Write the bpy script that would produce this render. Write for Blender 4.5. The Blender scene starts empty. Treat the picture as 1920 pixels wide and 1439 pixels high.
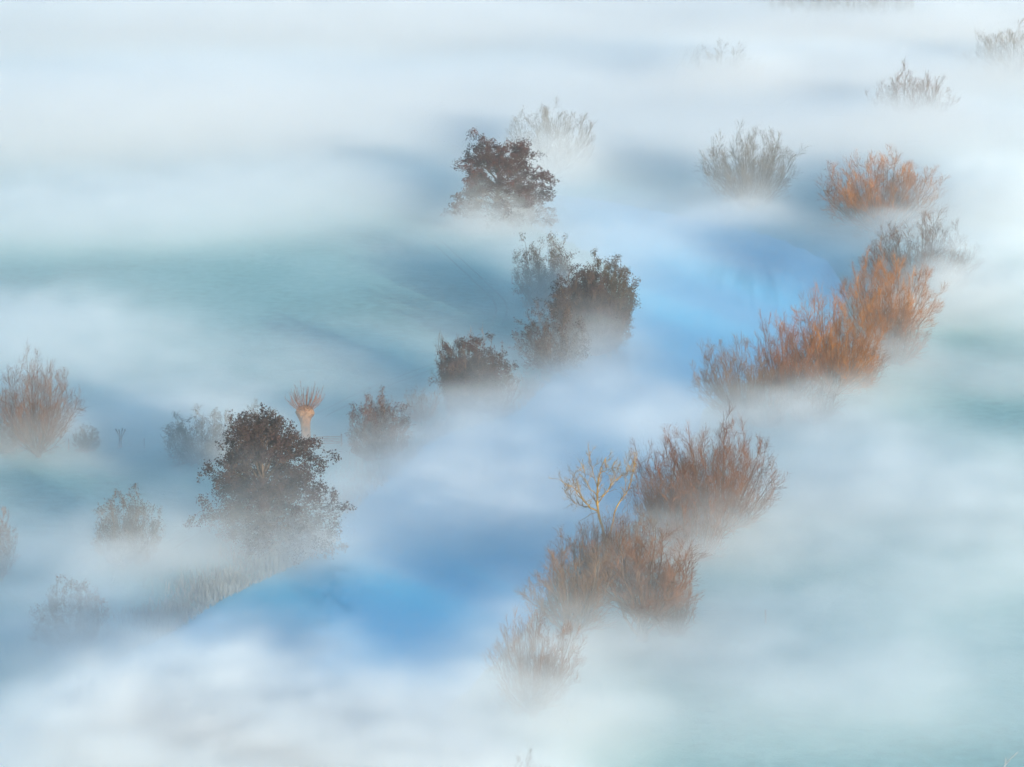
import bpy, math
import numpy as np

# ------------------------------------------------------------------ camera, sky, sun, exposure
scene = bpy.context.scene
C = scene.collection
R = math.radians
CAM_H = 96.0
PITCH = math.atan(1330 / 5333)
F = 5333.0

cam_data = bpy.data.cameras.new('camera')
cam_data.lens = 100.0
cam_data.sensor_width = 36.0
cam_data.clip_start = 1.0
cam_data.clip_end = 20000.0
cam = bpy.data.objects.new('camera', cam_data)
cam.location = (0, 0, CAM_H)
cam.rotation_euler = (math.pi / 2 - PITCH, 0, 0)
C.objects.link(cam)
scene.camera = cam

SUN_EL = R(9)
SUN_AZ = R(-62)            # measured from +X (to the right) towards the viewer's side
to_sun = np.array([math.cos(SUN_EL) * math.cos(SUN_AZ), math.cos(SUN_EL) * math.sin(SUN_AZ), math.sin(SUN_EL)])

world = bpy.data.worlds.new('World')
scene.world = world
world.use_nodes = True
wn = world.node_tree.nodes
wl = world.node_tree.links
bg = wn['Background']
sky = wn.new('ShaderNodeTexSky')
sky.sky_type = 'NISHITA'
sky.sun_disc = False
sky.sun_elevation = SUN_EL
sky.sun_rotation = math.pi / 2 - SUN_AZ
sky.altitude = 100
sky.air_density = 1.0
sky.dust_density = 0.3
sky.ozone_density = 1.5
wl.new(sky.outputs[0], bg.inputs[0])
bg.inputs[1].default_value = 0.14

sun_data = bpy.data.lights.new('sun', 'SUN')
sun_data.energy = 5.0
sun_data.angle = R(0.5)
sun_data.color = (1.0, 0.76, 0.54)
sun = bpy.data.objects.new('sun', sun_data)
from mathutils import Vector
sun.rotation_euler = Vector(to_sun).to_track_quat('Z', 'Y').to_euler()
sun.location = (200, -100, 200)
C.objects.link(sun)

vs = scene.view_settings
vs.view_transform = 'Standard'
vs.look = 'None'
vs.gamma = 1.0
vs.use_curve_mapping = False
vs.exposure = 1.08
vs.use_white_balance = True
vs.white_balance_temperature = 5400
vs.white_balance_tint = -1

cy = scene.cycles
cy.use_denoising = True
try:
    cy.denoiser = 'OPENIMAGEDENOISE'
except Exception:
    pass
cy.use_adaptive_sampling = True
cy.adaptive_threshold = 0.03
cy.max_bounces = 6
cy.volume_bounces = 3
cy.diffuse_bounces = 2
cy.glossy_bounces = 2
cy.transparent_max_bounces = 16
cy.volume_max_steps = 256
cy.sample_clamp_indirect = 4.0

# ------------------------------------------------------------------ helpers
rng = np.random.default_rng(11)

def ground_at(px, py, z=0.0):
    """where the sight line through a point of the 1920 x 1439 photograph meets height z, in metres"""
    a = (px - 960) / F
    b = (719.5 - py) / F
    dx = a
    dy = math.cos(PITCH) + b * math.sin(PITCH)
    dz = -math.sin(PITCH) + b * math.cos(PITCH)
    t = (z - CAM_H) / dz
    return np.array([dx * t, dy * t, z])

def scale_at(p):
    """photograph pixels per metre at a world point"""
    d = p[1] * math.cos(PITCH) + (CAM_H - p[2]) * math.sin(PITCH)
    return F / d

def mesh_from(name, verts, faces):
    """verts (n,3); faces: (m,3) or (m,4) int array"""
    me = bpy.data.meshes.new(name)
    v = np.asarray(verts, dtype=np.float32)
    f = np.asarray(faces, dtype=np.int32)
    k = f.shape[1]
    me.vertices.add(len(v))
    me.vertices.foreach_set('co', v.ravel())
    me.loops.add(f.size)
    me.loops.foreach_set('vertex_index', f.ravel())
    me.polygons.add(len(f))
    me.polygons.foreach_set('loop_start', np.arange(0, f.size, k, dtype=np.int32))
    me.update(calc_edges=True)
    me.validate()
    return me

def link_mesh(name, me, mat, parent=None, smooth=False):
    if mat is not None and len(me.materials) == 0:
        me.materials.append(mat)
    o = bpy.data.objects.new(name, me)
    C.objects.link(o)
    o.parent = parent
    if smooth:
        me.polygons.foreach_set('use_smooth', np.ones(len(me.polygons), dtype=bool))
    return o

def tag(o, label=None, cat=None, group=None, kind=None):
    for k, v in (('label', label), ('category', cat), ('group', group), ('kind', kind)):
        if v is not None:
            o[k] = v
    return o

def box_mesh(name, lo, hi):
    (x0, y0, z0), (x1, y1, z1) = lo, hi
    V = [(x0, y0, z0), (x1, y0, z0), (x1, y1, z0), (x0, y1, z0), (x0, y0, z1), (x1, y0, z1), (x1, y1, z1), (x0, y1, z1)]
    Fq = [(0, 3, 2, 1), (4, 5, 6, 7), (0, 1, 5, 4), (1, 2, 6, 5), (2, 3, 7, 6), (3, 0, 4, 7)]
    return mesh_from(name, V, Fq)

# ------------------------------------------------------------------ materials
def new_mat(name):
    m = bpy.data.materials.new(name)
    m.use_nodes = True
    m.node_tree.nodes.clear()
    return m, m.node_tree.nodes, m.node_tree.links

def node(nodes, kind, **kw):
    n = nodes.new(kind)
    for k, v in kw.items():
        if k.startswith('i_'):
            n.inputs[int(k[2:]) if k[2:].isdigit() else k[2:].replace('_', ' ')].default_value = v
        else:
            setattr(n, k, v)
    return n

def math_n(nodes, links, op, a, b=None, c=None, clamp=False):
    n = nodes.new('ShaderNodeMath')
    n.operation = op
    n.use_clamp = clamp
    for i, x in enumerate((a, b, c)):
        if x is None:
            continue
        if isinstance(x, (int, float)):
            n.inputs[i].default_value = x
        else:
            links.new(x, n.inputs[i])
    return n.outputs[0]

def noisy_mat(name, c1, c2, scale, rough=0.8, c3=None, bump=0.0, bump_scale=10.0, detail=4.0, spec=0.3, coord='Object', stretch=(1, 1, 1)):
    m, N, L = new_mat(name)
    out = N.new('ShaderNodeOutputMaterial')
    b = N.new('ShaderNodeBsdfPrincipled')
    b.inputs['Roughness'].default_value = rough
    b.inputs['Specular IOR Level'].default_value = spec
    tc = N.new('ShaderNodeTexCoord')
    mp = N.new('ShaderNodeMapping')
    mp.inputs['Scale'].default_value = stretch
    L.new(tc.outputs[coord], mp.inputs[0])
    nz = node(N, 'ShaderNodeTexNoise', i_Scale=scale, i_Detail=detail)
    L.new(mp.outputs[0], nz.inputs['Vector'])
    cr = N.new('ShaderNodeValToRGB')
    cr.color_ramp.elements[0].position = 0.3
    cr.color_ramp.elements[0].color = (*c1, 1)
    cr.color_ramp.elements[1].position = 0.7
    cr.color_ramp.elements[1].color = (*c2, 1)
    if c3 is not None:
        e = cr.color_ramp.elements.new(0.5)
        e.color = (*c3, 1)
    L.new(nz.outputs['Fac'], cr.inputs[0])
    L.new(cr.outputs[0], b.inputs['Base Color'])
    if bump > 0:
        n2 = node(N, 'ShaderNodeTexNoise', i_Scale=bump_scale, i_Detail=5.0)
        L.new(mp.outputs[0], n2.inputs['Vector'])
        bp = node(N, 'ShaderNodeBump', i_Strength=bump, i_Distance=0.3)
        L.new(n2.outputs['Fac'], bp.inputs['Height'])
        L.new(bp.outputs[0], b.inputs['Normal'])
    L.new(b.outputs[0], out.inputs['Surface'])
    return m

M = {}
M['bark_brown'] = noisy_mat('bark_brown', (0.05, 0.035, 0.025), (0.13, 0.09, 0.06), 3.0, bump=0.5)
M['bark_grey'] = noisy_mat('bark_grey', (0.06, 0.055, 0.05), (0.15, 0.13, 0.11), 3.0, bump=0.5)
M['bark_ochre'] = noisy_mat('bark_ochre', (0.09, 0.05, 0.010), (0.42, 0.25, 0.03), 1.2, bump=0.5, c3=(0.24, 0.14, 0.02))
M['bark_tan'] = noisy_mat('bark_tan', (0.03, 0.018, 0.011), (0.24, 0.13, 0.065), 1.1, bump=1.0, bump_scale=4, c3=(0.24, 0.13, 0.065))
M['twig_orange'] = noisy_mat('twig_orange', (0.12, 0.046, 0.008), (0.36, 0.145, 0.012), 0.35, c3=(0.23, 0.085, 0.010))
M['twig_russet'] = noisy_mat('twig_russet', (0.08, 0.033, 0.012), (0.24, 0.090, 0.022), 0.4, c3=(0.15, 0.056, 0.016))
M['twig_pink'] = noisy_mat('twig_pink', (0.08, 0.042, 0.024), (0.20, 0.096, 0.050), 0.4)
M['twig_brown'] = noisy_mat('twig_brown', (0.07, 0.045, 0.028), (0.19, 0.11, 0.06), 0.4)
M['twig_grey'] = noisy_mat('twig_grey', (0.09, 0.075, 0.06), (0.20, 0.16, 0.12), 0.4)
M['leaf_dark'] = noisy_mat('leaf_dark', (0.020, 0.014, 0.014), (0.060, 0.030, 0.026), 0.5, c3=(0.034, 0.021, 0.019))
M['leaf_red'] = noisy_mat('leaf_red', (0.028, 0.014, 0.014), (0.095, 0.036, 0.028), 0.4, c3=(0.05, 0.023, 0.019))
M['leaf_olive'] = noisy_mat('leaf_olive', (0.026, 0.025, 0.019), (0.070, 0.052, 0.032), 0.5)
M['wood_grey'] = noisy_mat('wood_grey', (0.10, 0.09, 0.08), (0.2, 0.18, 0.16), 4.0)
M['wire'] = noisy_mat('wire', (0.15, 0.15, 0.15), (0.25, 0.25, 0.25), 4.0, rough=0.5)
M['reed'] = noisy_mat('reed', (0.17, 0.18, 0.17), (0.36, 0.38, 0.36), 0.5)
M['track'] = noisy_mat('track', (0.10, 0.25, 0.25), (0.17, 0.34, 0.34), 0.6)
M['frost_wood'] = noisy_mat('frost_wood', (0.2, 0.21, 0.21), (0.36, 0.36, 0.35), 1.5)

def ground_mat():
    m, N, L = new_mat('pasture')
    out = N.new('ShaderNodeOutputMaterial')
    b = N.new('ShaderNodeBsdfPrincipled')
    b.inputs['Roughness'].default_value = 0.9
    b.inputs['Specular IOR Level'].default_value = 0.15
    geo = N.new('ShaderNodeNewGeometry')
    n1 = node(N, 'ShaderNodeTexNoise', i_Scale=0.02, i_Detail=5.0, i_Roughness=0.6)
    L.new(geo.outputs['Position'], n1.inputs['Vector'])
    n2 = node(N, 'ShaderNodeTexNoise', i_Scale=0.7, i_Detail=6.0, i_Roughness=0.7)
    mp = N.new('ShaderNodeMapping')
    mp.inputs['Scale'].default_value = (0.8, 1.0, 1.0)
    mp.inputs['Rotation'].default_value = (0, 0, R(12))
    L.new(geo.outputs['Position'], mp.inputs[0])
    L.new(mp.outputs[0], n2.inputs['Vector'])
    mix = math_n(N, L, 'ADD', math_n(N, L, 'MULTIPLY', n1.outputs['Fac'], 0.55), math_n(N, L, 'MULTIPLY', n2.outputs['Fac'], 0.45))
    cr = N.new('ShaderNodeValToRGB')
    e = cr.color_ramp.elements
    e[0].position, e[0].color = 0.36, (0.12, 0.28, 0.28, 1)  # frosted grass, with the blue of shade worked into its colour
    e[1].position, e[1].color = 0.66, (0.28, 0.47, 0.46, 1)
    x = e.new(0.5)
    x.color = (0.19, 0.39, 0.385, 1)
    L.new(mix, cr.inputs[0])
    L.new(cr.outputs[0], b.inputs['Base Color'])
    bp = node(N, 'ShaderNodeBump', i_Strength=0.45, i_Distance=0.5)
    L.new(n2.outputs['Fac'], bp.inputs['Height'])
    L.new(bp.outputs[0], b.inputs['Normal'])
    L.new(b.outputs[0], out.inputs['Surface'])
    return m

def water_mat():
    m, N, L = new_mat('river_water')
    out = N.new('ShaderNodeOutputMaterial')
    b = N.new('ShaderNodeBsdfPrincipled')
    b.inputs['Base Color'].default_value = (0.004, 0.42, 0.66, 1)  # blue of the reflected sky put into the base colour
    b.inputs['Roughness'].default_value = 0.06
    b.inputs['IOR'].default_value = 1.7
    geo = N.new('ShaderNodeNewGeometry')
    n2 = node(N, 'ShaderNodeTexNoise', i_Scale=0.5, i_Detail=3.0)
    L.new(geo.outputs['Position'], n2.inputs['Vector'])
    bp = node(N, 'ShaderNodeBump', i_Strength=0.05, i_Distance=0.1)
    L.new(n2.outputs['Fac'], bp.inputs['Height'])
    L.new(bp.outputs[0], b.inputs['Normal'])
    L.new(b.outputs[0], out.inputs['Surface'])
    return m

# ------------------------------------------------------------------ ground and river
LEFT_BANK = [(-250, 1700), (60, 1330), (180, 1240), (310, 1178), (400, 1115), (520, 1062), (625, 1012), (655, 940), (740, 878), (800, 815), (860, 795), (955, 775), (1010, 715), (1172, 632), (1195, 555), (1160, 500), (1090, 455), (1010, 425), (1000, 405), (980, 385)]
RIGHT_BANK = [(400, 1700), (820, 1330), (950, 1200), (1010, 1120), (1050, 1045), (1130, 1010), (1215, 940), (1290, 820), (1320, 745), (1440, 690), (1555, 610), (1585, 540), (1540, 480), (1440, 437), (1330, 412), (1230, 392), (1150, 376), (1060, 362), (1000, 362)]
LB = np.array([ground_at(*p)[:2] for p in LEFT_BANK])
RB = np.array([ground_at(*p)[:2] for p in RIGHT_BANK])

def resample(P, n):
    d = np.r_[0, np.cumsum(np.linalg.norm(np.diff(P, axis=0), axis=1))]
    t = np.linspace(0, d[-1], n)
    Q = np.c_[np.interp(t, d, P[:, 0]), np.interp(t, d, P[:, 1])]
    for _ in range(6):
        Q[1:-1] = 0.25 * Q[:-2] + 0.5 * Q[1:-1] + 0.25 * Q[2:]
    return Q
LBs, RBs = resample(LB, 160), resample(RB, 160)
POLY = np.r_[LBs, RBs[::-1]]

def river_depth(x, y):
    """signed distance to the river's edge in metres, positive in the water"""
    pts = np.c_[np.ravel(x), np.ravel(y)]
    inside = np.zeros(len(pts), bool)
    dist = np.full(len(pts), 1e9)
    A = POLY
    B = np.roll(POLY, -1, axis=0)
    for a, b in zip(A, B):
        ab = b - a
        t = np.clip(((pts - a) @ ab) / max(ab @ ab, 1e-9), 0, 1)
        q = a + t[:, None] * ab
        dist = np.minimum(dist, np.hypot(*(pts - q).T))
        cond = (a[1] > pts[:, 1]) != (b[1] > pts[:, 1])
        if b[1] != a[1]:
            xi = a[0] + (pts[:, 1] - a[1]) * (b[0] - a[0]) / (b[1] - a[1])
            inside ^= cond & (pts[:, 0] < xi)
    return np.where(inside, dist, -dist).reshape(np.shape(x))

WATER_Z = -0.55
def smooth01(t):
    t = np.clip(t, 0, 1)
    return t * t * (3 - 2 * t)

def undulation(x, y):
    return 0.10 * np.sin(x * 0.11 + 1.3 * np.sin(y * 0.045)) * np.sin(y * 0.083 + 0.7) + 0.05 * np.sin(x * 0.41 + y * 0.27) * np.sin(y * 0.36)

def build_ground():
    xs = np.r_[np.linspace(-6000, -260, 24)[:-1], np.arange(-260, 261, 2.6), np.linspace(260, 6000, 24)[1:]]
    ys = np.r_[np.linspace(-1500, 180, 10)[:-1], np.arange(180, 801, 2.6), np.arange(806, 1300, 18.0), np.linspace(1300, 9000, 24)]
    X, Y = np.meshgrid(xs, ys)
    D = np.full(X.shape, -100.0)
    near = (np.abs(X) < 230) & (Y > 150) & (Y < 900)
    D[near] = river_depth(X[near], Y[near])
    Z = -1.9 * smooth01((D + 1.6) / 3.6)
    Z += undulation(X, Y) * smooth01((-D - 2) / 6)
    V = np.c_[X.ravel(), Y.ravel(), Z.ravel()]
    ny, nx = X.shape
    i = np.arange(nx * (ny - 1)).reshape(ny - 1, nx)[:, :-1].ravel()
    Fq = np.c_[i, i + 1, i + nx + 1, i + nx]
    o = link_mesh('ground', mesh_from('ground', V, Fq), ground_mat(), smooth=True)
    tag(o, 'frosty green pasture on both sides of the river', 'ground', kind='structure')

def build_water():
    n = len(LBs)
    c = 0.5 * (LBs + RBs)
    l = LBs + (LBs - c) / np.linalg.norm(LBs - c, axis=1)[:, None] * 1.2
    r = RBs + (RBs - c) / np.linalg.norm(RBs - c, axis=1)[:, None] * 1.2
    V = np.r_[np.c_[l, np.full(n, WATER_Z)], np.c_[r, np.full(n, WATER_Z)]]
    i = np.arange(n - 1)
    Fq = np.c_[i, i + n, i + n + 1, i + 1]
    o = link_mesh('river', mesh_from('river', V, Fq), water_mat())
    tag(o, 'calm blue river winding between lines of trees', 'river', kind='structure')

build_ground()
build_water()

# ------------------------------------------------------------------ branches
def unit(v):
    return v / np.maximum(np.linalg.norm(v, axis=-1, keepdims=True), 1e-9)

def tubes(P, Rd, sides):
    """P (k,n,3) centre lines, Rd (k,n) radii -> verts, quads"""
    k, n, _ = P.shape
    T = np.gradient(P, axis=1)
    T = unit(T)
    ref = np.zeros_like(T)
    ref[..., 0] = 1.0
    alt = np.abs(T[..., 0]) > 0.85
    ref[alt] = (0, 1, 0)
    U = unit(np.cross(T, ref))
    W = np.cross(T, U)
    a = np.linspace(0, 2 * math.pi, sides, endpoint=False)
    ring = P[:, :, None] + Rd[:, :, None, None] * (np.cos(a)[None, None, :, None] * U[:, :, None] + np.sin(a)[None, None, :, None] * W[:, :, None])
    V = ring.reshape(-1, 3)
    kk, ii, ss = np.meshgrid(np.arange(k), np.arange(n - 1), np.arange(sides), indexing='ij')
    base = kk * n * sides
    s2 = (ss + 1) % sides
    Fq = np.stack([base + ii * sides + ss, base + ii * sides + s2, base + (ii + 1) * sides + s2, base + (ii + 1) * sides + ss], -1).reshape(-1, 4)
    return V, Fq

class Geo:
    def __init__(self):
        self.V, self.F, self.n = [], [], 0
    def add(self, V, Fq):
        self.V.append(V)
        self.F.append(Fq + self.n)
        self.n += len(V)
    def mesh(self, name):
        return mesh_from(name, np.concatenate(self.V), np.concatenate(self.F))

def spawn(g, P, Rd, m, t0, t1, ang, length, n, up=0.1, wob=0.1, ratio=0.55, rmin=0.010, falloff=0.5, angvar=0.3):
    """children of the centre lines P: m each, leaving at ang radians, turning up"""
    k, pn, _ = P.shape
    idx = np.repeat(np.arange(k), m)
    t = t0 + (t1 - t0) * ((np.tile(np.arange(m), k) + g.random(k * m)) / m)
    s = t * (pn - 1)
    i0 = np.minimum(s.astype(int), pn - 2)
    fr = (s - i0)[:, None]
    pos = P[idx, i0] * (1 - fr) + P[idx, i0 + 1] * fr
    T = unit(P[idx, i0 + 1] - P[idx, i0])
    r0 = Rd[idx, i0] * (1 - fr[:, 0]) + Rd[idx, i0 + 1] * fr[:, 0]
    q = unit(g.normal(size=T.shape))
    perp = unit(np.cross(T, q))
    a = ang * (1 + angvar * g.normal(size=len(idx)))[:, None]
    d = unit(np.cos(a) * T + np.sin(a) * perp)
    L = length * (1 - falloff * t) * g.uniform(0.65, 1.25, len(idx))
    out = np.empty((len(idx), n, 3))
    out[:, 0] = pos
    st = (L / (n - 1))[:, None]
    for j in range(1, n):
        d = unit(d + np.array([0, 0, up]) + wob * g.normal(size=d.shape))
        out[:, j] = out[:, j - 1] + d * st
    rr = np.maximum(r0 * ratio, rmin)
    Rn = rr[:, None] * np.linspace(1, 0.4, n)[None]
    return out, np.maximum(Rn, rmin * 0.6)

def leaves(g, P, per, size, spread):
    """small creased leaf faces round the points of twigs P (k,n,3)"""
    k, n, _ = P.shape
    idx = np.repeat(np.arange(k), per)
    t = g.random(len(idx)) ** 0.7 * (n - 1)
    i0 = np.minimum(t.astype(int), n - 2)
    fr = (t - i0)[:, None]
    c = P[idx, i0] * (1 - fr) + P[idx, i0 + 1] * fr + g.normal(size=(len(idx), 3)) * spread
    a = unit(g.normal(size=c.shape))
    b = unit(np.cross(a, g.normal(size=c.shape)))
    s = size * g.uniform(0.6, 1.4, len(idx))[:, None]
    w = s * 0.62
    V = np.stack([c - a * s, c + b * w, c + a * s, c - b * w], 1).reshape(-1, 3)
    f = np.arange(len(idx) * 4).reshape(-1, 4)
    return V, f

def bezier(P0, P1, P2, n):
    t = np.linspace(0, 1, n)[None, :, None]
    return (1 - t) ** 2 * P0[:, None] + 2 * t * (1 - t) * P1[:, None] + t * t * P2[:, None]

def wander(g, P, amp):
    """crooked growth: a slow random walk added along each line, none at its foot"""
    k, n, _ = P.shape
    w = np.cumsum(g.normal(size=P.shape), axis=1)
    w -= w[:, :1]
    return P + amp * w * np.linspace(0, 1, n)[None, :, None] ** 0.5

def make_willow(seed, H=11.0, W=14.0, count=34, dense=1.0, trunk_h=0.7, low=1.45, fill=1.0, lop=0.0, stem=0.075):
    """bare many-stemmed willow: short stool, stems fanning to a wide dome, a haze of upright twigs"""
    g = np.random.default_rng(seed)
    tr, cr = Geo(), Geo()
    tp = np.array([[[0, 0, -0.8], [0.05, 0.02, 0.0], [0.0, 0.05, trunk_h], [0.03, 0, trunk_h + 0.4]]])
    tr.add(*tubes(tp, np.array([[0.6, 0.45, 0.45, 0.2]]), 9))
    az = np.arange(count) * 2.39996 + g.uniform(-0.5, 0.5, count)
    th = low * np.sqrt((np.arange(count) + 0.5) / count) + g.normal(size=count) * 0.09
    k = g.uniform(0.78, 1.02, count) * (1 + 0.06 * np.sin(2 * az + seed) + 0.05 * np.sin(3 * az + 2 * seed))
    end = np.c_[W / 2 * np.sin(th) * np.cos(az) * k + lop * W * 0.15, W / 2 * np.sin(th) * np.sin(az) * k, H * k * (0.16 + 0.84 * np.clip(np.cos(th), 0, 1) ** 0.65)]
    P0 = np.c_[0.35 * np.cos(az), 0.35 * np.sin(az), np.full(count, trunk_h) * g.uniform(0.1, 1.0, count)]
    P1 = P0 + (end - P0) * np.array([0.68, 0.68, 0.30]) + np.array([0, 0, 0.3])
    P = wander(g, bezier(P0, P1, end, 9), 0.11)
    Rd = (stem * g.uniform(0.6, 1.25, count))[:, None] * np.linspace(1, 0.13, 9)[None]
    tr.add(*tubes(P, Rd, 6))
    b1, r1 = spawn(g, P, Rd, int(6.5 * dense), 0.12, 0.97, 0.62, H * 0.27, 6, up=0.10, wob=0.08, rmin=0.016, falloff=0.5)
    cr.add(*tubes(b1, r1, 3))
    b2, r2 = spawn(g, b1, r1, int(6 * fill), 0.10, 1.0, 0.68, H * 0.13, 4, up=0.10, wob=0.09, rmin=0.013, falloff=0.4)
    cr.add(*tubes(b2, r2, 3))
    b3, r3 = spawn(g, b2, r2, int(6 * fill), 0.10, 1.0, 0.62, H * 0.075, 3, up=0.10, wob=0.09, rmin=0.0088, falloff=0.3)
    cr.add(*tubes(b3, r3, 3))
    return tr.mesh('willow_trunk'), cr.mesh('willow_crown'), None

def make_leafy(seed, H=13.0, W=14.0, limbs=46, trunk=1.6, leaf=0.10, per=20, foot=0.05, lop=0.0, squareness=0.5):
    """broad tree still holding its dark leaves, crown down almost to the ground"""
    g = np.random.default_rng(seed)
    tr, cr, lf = Geo(), Geo(), Geo()
    tp = np.array([[[0, 0, -0.8], [0.1, 0, H * 0.10], [0.0, 0.15, H * 0.3], [0.2, 0.0, H * 0.55], [0.1, 0.1, H * 0.80]]])
    tR = trunk * np.array([[0.34, 0.24, 0.19, 0.12, 0.04]])
    tr.add(*tubes(tp, tR, 9))
    hz = foot + (0.97 - foot) * (np.arange(limbs) + g.random(limbs)) / limbs
    az = np.arange(limbs) * 2.39996 + g.uniform(-0.4, 0.4, limbs)
    e = np.clip((hz - 0.36) / 0.64, -1, 1)
    prof = np.where(e > 0, (1 - e ** 2) ** squareness, 1 - 0.30 * e ** 2)
    k = g.uniform(0.45, 1.06, limbs)
    rr = W / 2 * prof * k
    end = np.c_[rr * np.cos(az) + lop * W * 0.2 * (1 - hz), rr * np.sin(az), H * np.clip(hz + 0.02 * g.normal(size=limbs), 0.05, 1.02)]
    th = np.clip(hz * 0.72 - 0.02, 0.05, 0.78)
    P0 = np.c_[np.interp(th * H, tp[0, :, 2], tp[0, :, 0]), np.interp(th * H, tp[0, :, 2], tp[0, :, 1]), th * H]
    P1 = P0 + (end - P0) * np.array([0.5, 0.5, 0.75]) + np.array([0, 0, 0.5])
    P = wander(g, bezier(P0, P1, end, 8), 0.12)
    Rd = (0.10 * trunk / 1.6 * g.uniform(0.7, 1.3, limbs))[:, None] * np.linspace(1, 0.15, 8)[None]
    tr.add(*tubes(P, Rd, 6))
    b1, r1 = spawn(g, P, Rd, 8, 0.35, 1.0, 0.75, W * 0.15, 5, up=0.03, wob=0.15, rmin=0.02, falloff=0.3)
    cr.add(*tubes(b1, r1, 3))
    b2, r2 = spawn(g, b1, r1, 5, 0.15, 1.0, 0.75, W * 0.065, 4, up=0.05, wob=0.2, rmin=0.013, falloff=0.3)
    cr.add(*tubes(b2, r2, 3))
    lf.add(*leaves(g, b2, per, leaf, 0.17))
    return tr.mesh('leafy_trunk'), cr.mesh('leafy_branches'), lf.mesh('leafy_foliage')

def make_bush(seed, H=6.0, W=7.5, count=34, leaf=0.062, per=11, leafy=True, low=1.5, bushy=1.0):
    """round thorn bush or low scrub"""
    g = np.random.default_rng(seed)
    tr, cr, lf = Geo(), Geo(), Geo()
    az = np.arange(count) * 2.39996 + g.uniform(-0.35, 0.35, count)
    th = low * np.sqrt((np.arange(count) + 0.5) / count)
    k = g.uniform(0.75, 1.03, count)
    end = np.c_[W / 2 * np.sin(th) * np.cos(az) * k, W / 2 * np.sin(th) * np.sin(az) * k, H * k * (0.14 + 0.86 * np.cos(th) ** 0.6)]
    P0 = np.c_[0.3 * np.cos(az), 0.3 * np.sin(az), np.full(count, -0.3)]
    P1 = P0 + (end - P0) * np.array([0.8, 0.8, 0.25])
    P = wander(g, bezier(P0, P1, end, 7), 0.09)
    Rd = (0.07 * g.uniform(0.7, 1.2, count))[:, None] * np.linspace(1, 0.2, 7)[None]
    tr.add(*tubes(P, Rd, 5))
    b1, r1 = spawn(g, P, Rd, int(9 * bushy), 0.12, 1.0, 0.75, W * 0.20, 5, up=0.06, wob=0.17, rmin=0.018, falloff=0.4)
    cr.add(*tubes(b1, r1, 3))
    b2, r2 = spawn(g, b1, r1, 6, 0.15, 1.0, 0.75, W * 0.10, 4, up=0.08, wob=0.13, rmin=0.012, falloff=0.3)
    cr.add(*tubes(b2, r2, 3))
    if leafy:
        lf.add(*leaves(g, b2, per, leaf, 0.13))
    return tr.mesh('bush_stems'), cr.mesh('bush_twigs'), lf.mesh('bush_foliage') if leafy else None

WILLOWS = [make_willow(1, count=62), make_willow(2, count=66, low=1.5), make_willow(3, count=58, low=1.3), make_willow(4, count=60, trunk_h=1.0, low=1.4), make_willow(5, W=9, count=24, low=1.25, trunk_h=2.6, stem=0.13, dense=1.4), make_willow(6, lop=-1.0, count=58, low=1.45)]
LEAFY = [make_leafy(21, lop=0.5, limbs=60, squareness=0.38), make_leafy(22, limbs=72, per=19, squareness=0.8, lop=0.5)]
BUSHES = [make_bush(31), make_bush(32, W=8.5), make_bush(33, leafy=False, count=48, low=1.4, bushy=1.2), make_bush(34, H=8, W=6, count=44, per=18, low=1.35, bushy=1.3)]

def extent(src):
    z, w = [], []
    for me in src:
        if me is not None:
            a = np.empty(len(me.vertices) * 3, np.float32)
            me.vertices.foreach_get('co', a)
            a = a.reshape(-1, 3)
            z.append(np.percentile(a[:, 2], 98.3))
            w.append(np.percentile(np.abs(a[:, :2]), 97.5))
    return max(z), max(w)
EXT = {}

def empty(name, loc, rz=0.0, sc=(1, 1, 1)):
    o = bpy.data.objects.new(name, None)
    o.empty_display_size = 0.5
    o.location = loc
    o.rotation_euler = (0, 0, rz)
    o.scale = sc
    C.objects.link(o)
    return o

def part(name, me, mat, parent):
    o = bpy.data.objects.new(name, me)
    if len(me.materials) == 0:
        me.materials.append(mat)
    C.objects.link(o)
    o.parent = parent
    o.material_slots[0].link = 'OBJECT'
    o.material_slots[0].material = mat
    return o

def place(name, src, base, top, halfw, mats, label, cat, rz=0.0, group=None, names=('trunk', 'crown', 'foliage')):
    """stand a tree on the ground at its foot, as high and wide as it stands in the photograph"""
    p = ground_at(*base)
    s = scale_at(p)
    h = (base[1] - top) / s / math.cos(PITCH)
    w = halfw / s
    key = src[0].name
    if key not in EXT:
        EXT[key] = extent(src)
    eh, ew = EXT[key]
    root = empty(name, tuple(p), rz, (w / ew, w / ew, h / eh))
    tag(root, label, cat, group)
    for nm, me, mt in zip(names, src, mats):
        if me is not None:
            c = part(nm, me, mt, root)
            if nm not in ('trunk', 'stems'):
                c['kind'] = 'stuff'
    return root

BB, BG = M['bark_brown'], M['bark_grey']
def willow(v, base, top, halfw, twig, label, rz=0.0, bark=None, group='bare willows along the river'):
    return place('willow_tree', WILLOWS[v], base, top, halfw, (bark or M['bark_' + twig[5:]] if 'bark_' + twig[5:] in M else BB, M[twig], None), label, 'tree', rz, group)
def leafy(v, base, top, halfw, leaf, label, rz=0.0, group='leafy trees by the river'):
    return place('leafy_tree', LEAFY[v], base, top, halfw, (BB, BB, M[leaf]), label, 'tree', rz, group, ('trunk', 'branches', 'foliage'))
def bush(v, base, top, halfw, leaf, label, rz=0.0, group='bushes on the river meadow', name='thorn_bush'):
    return place(name, BUSHES[v], base, top, halfw, (BB, M['twig_brown'] if BUSHES[v][2] else M[leaf], M[leaf]), label, 'bush', rz, group, ('stems', 'twigs', 'foliage'))

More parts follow.
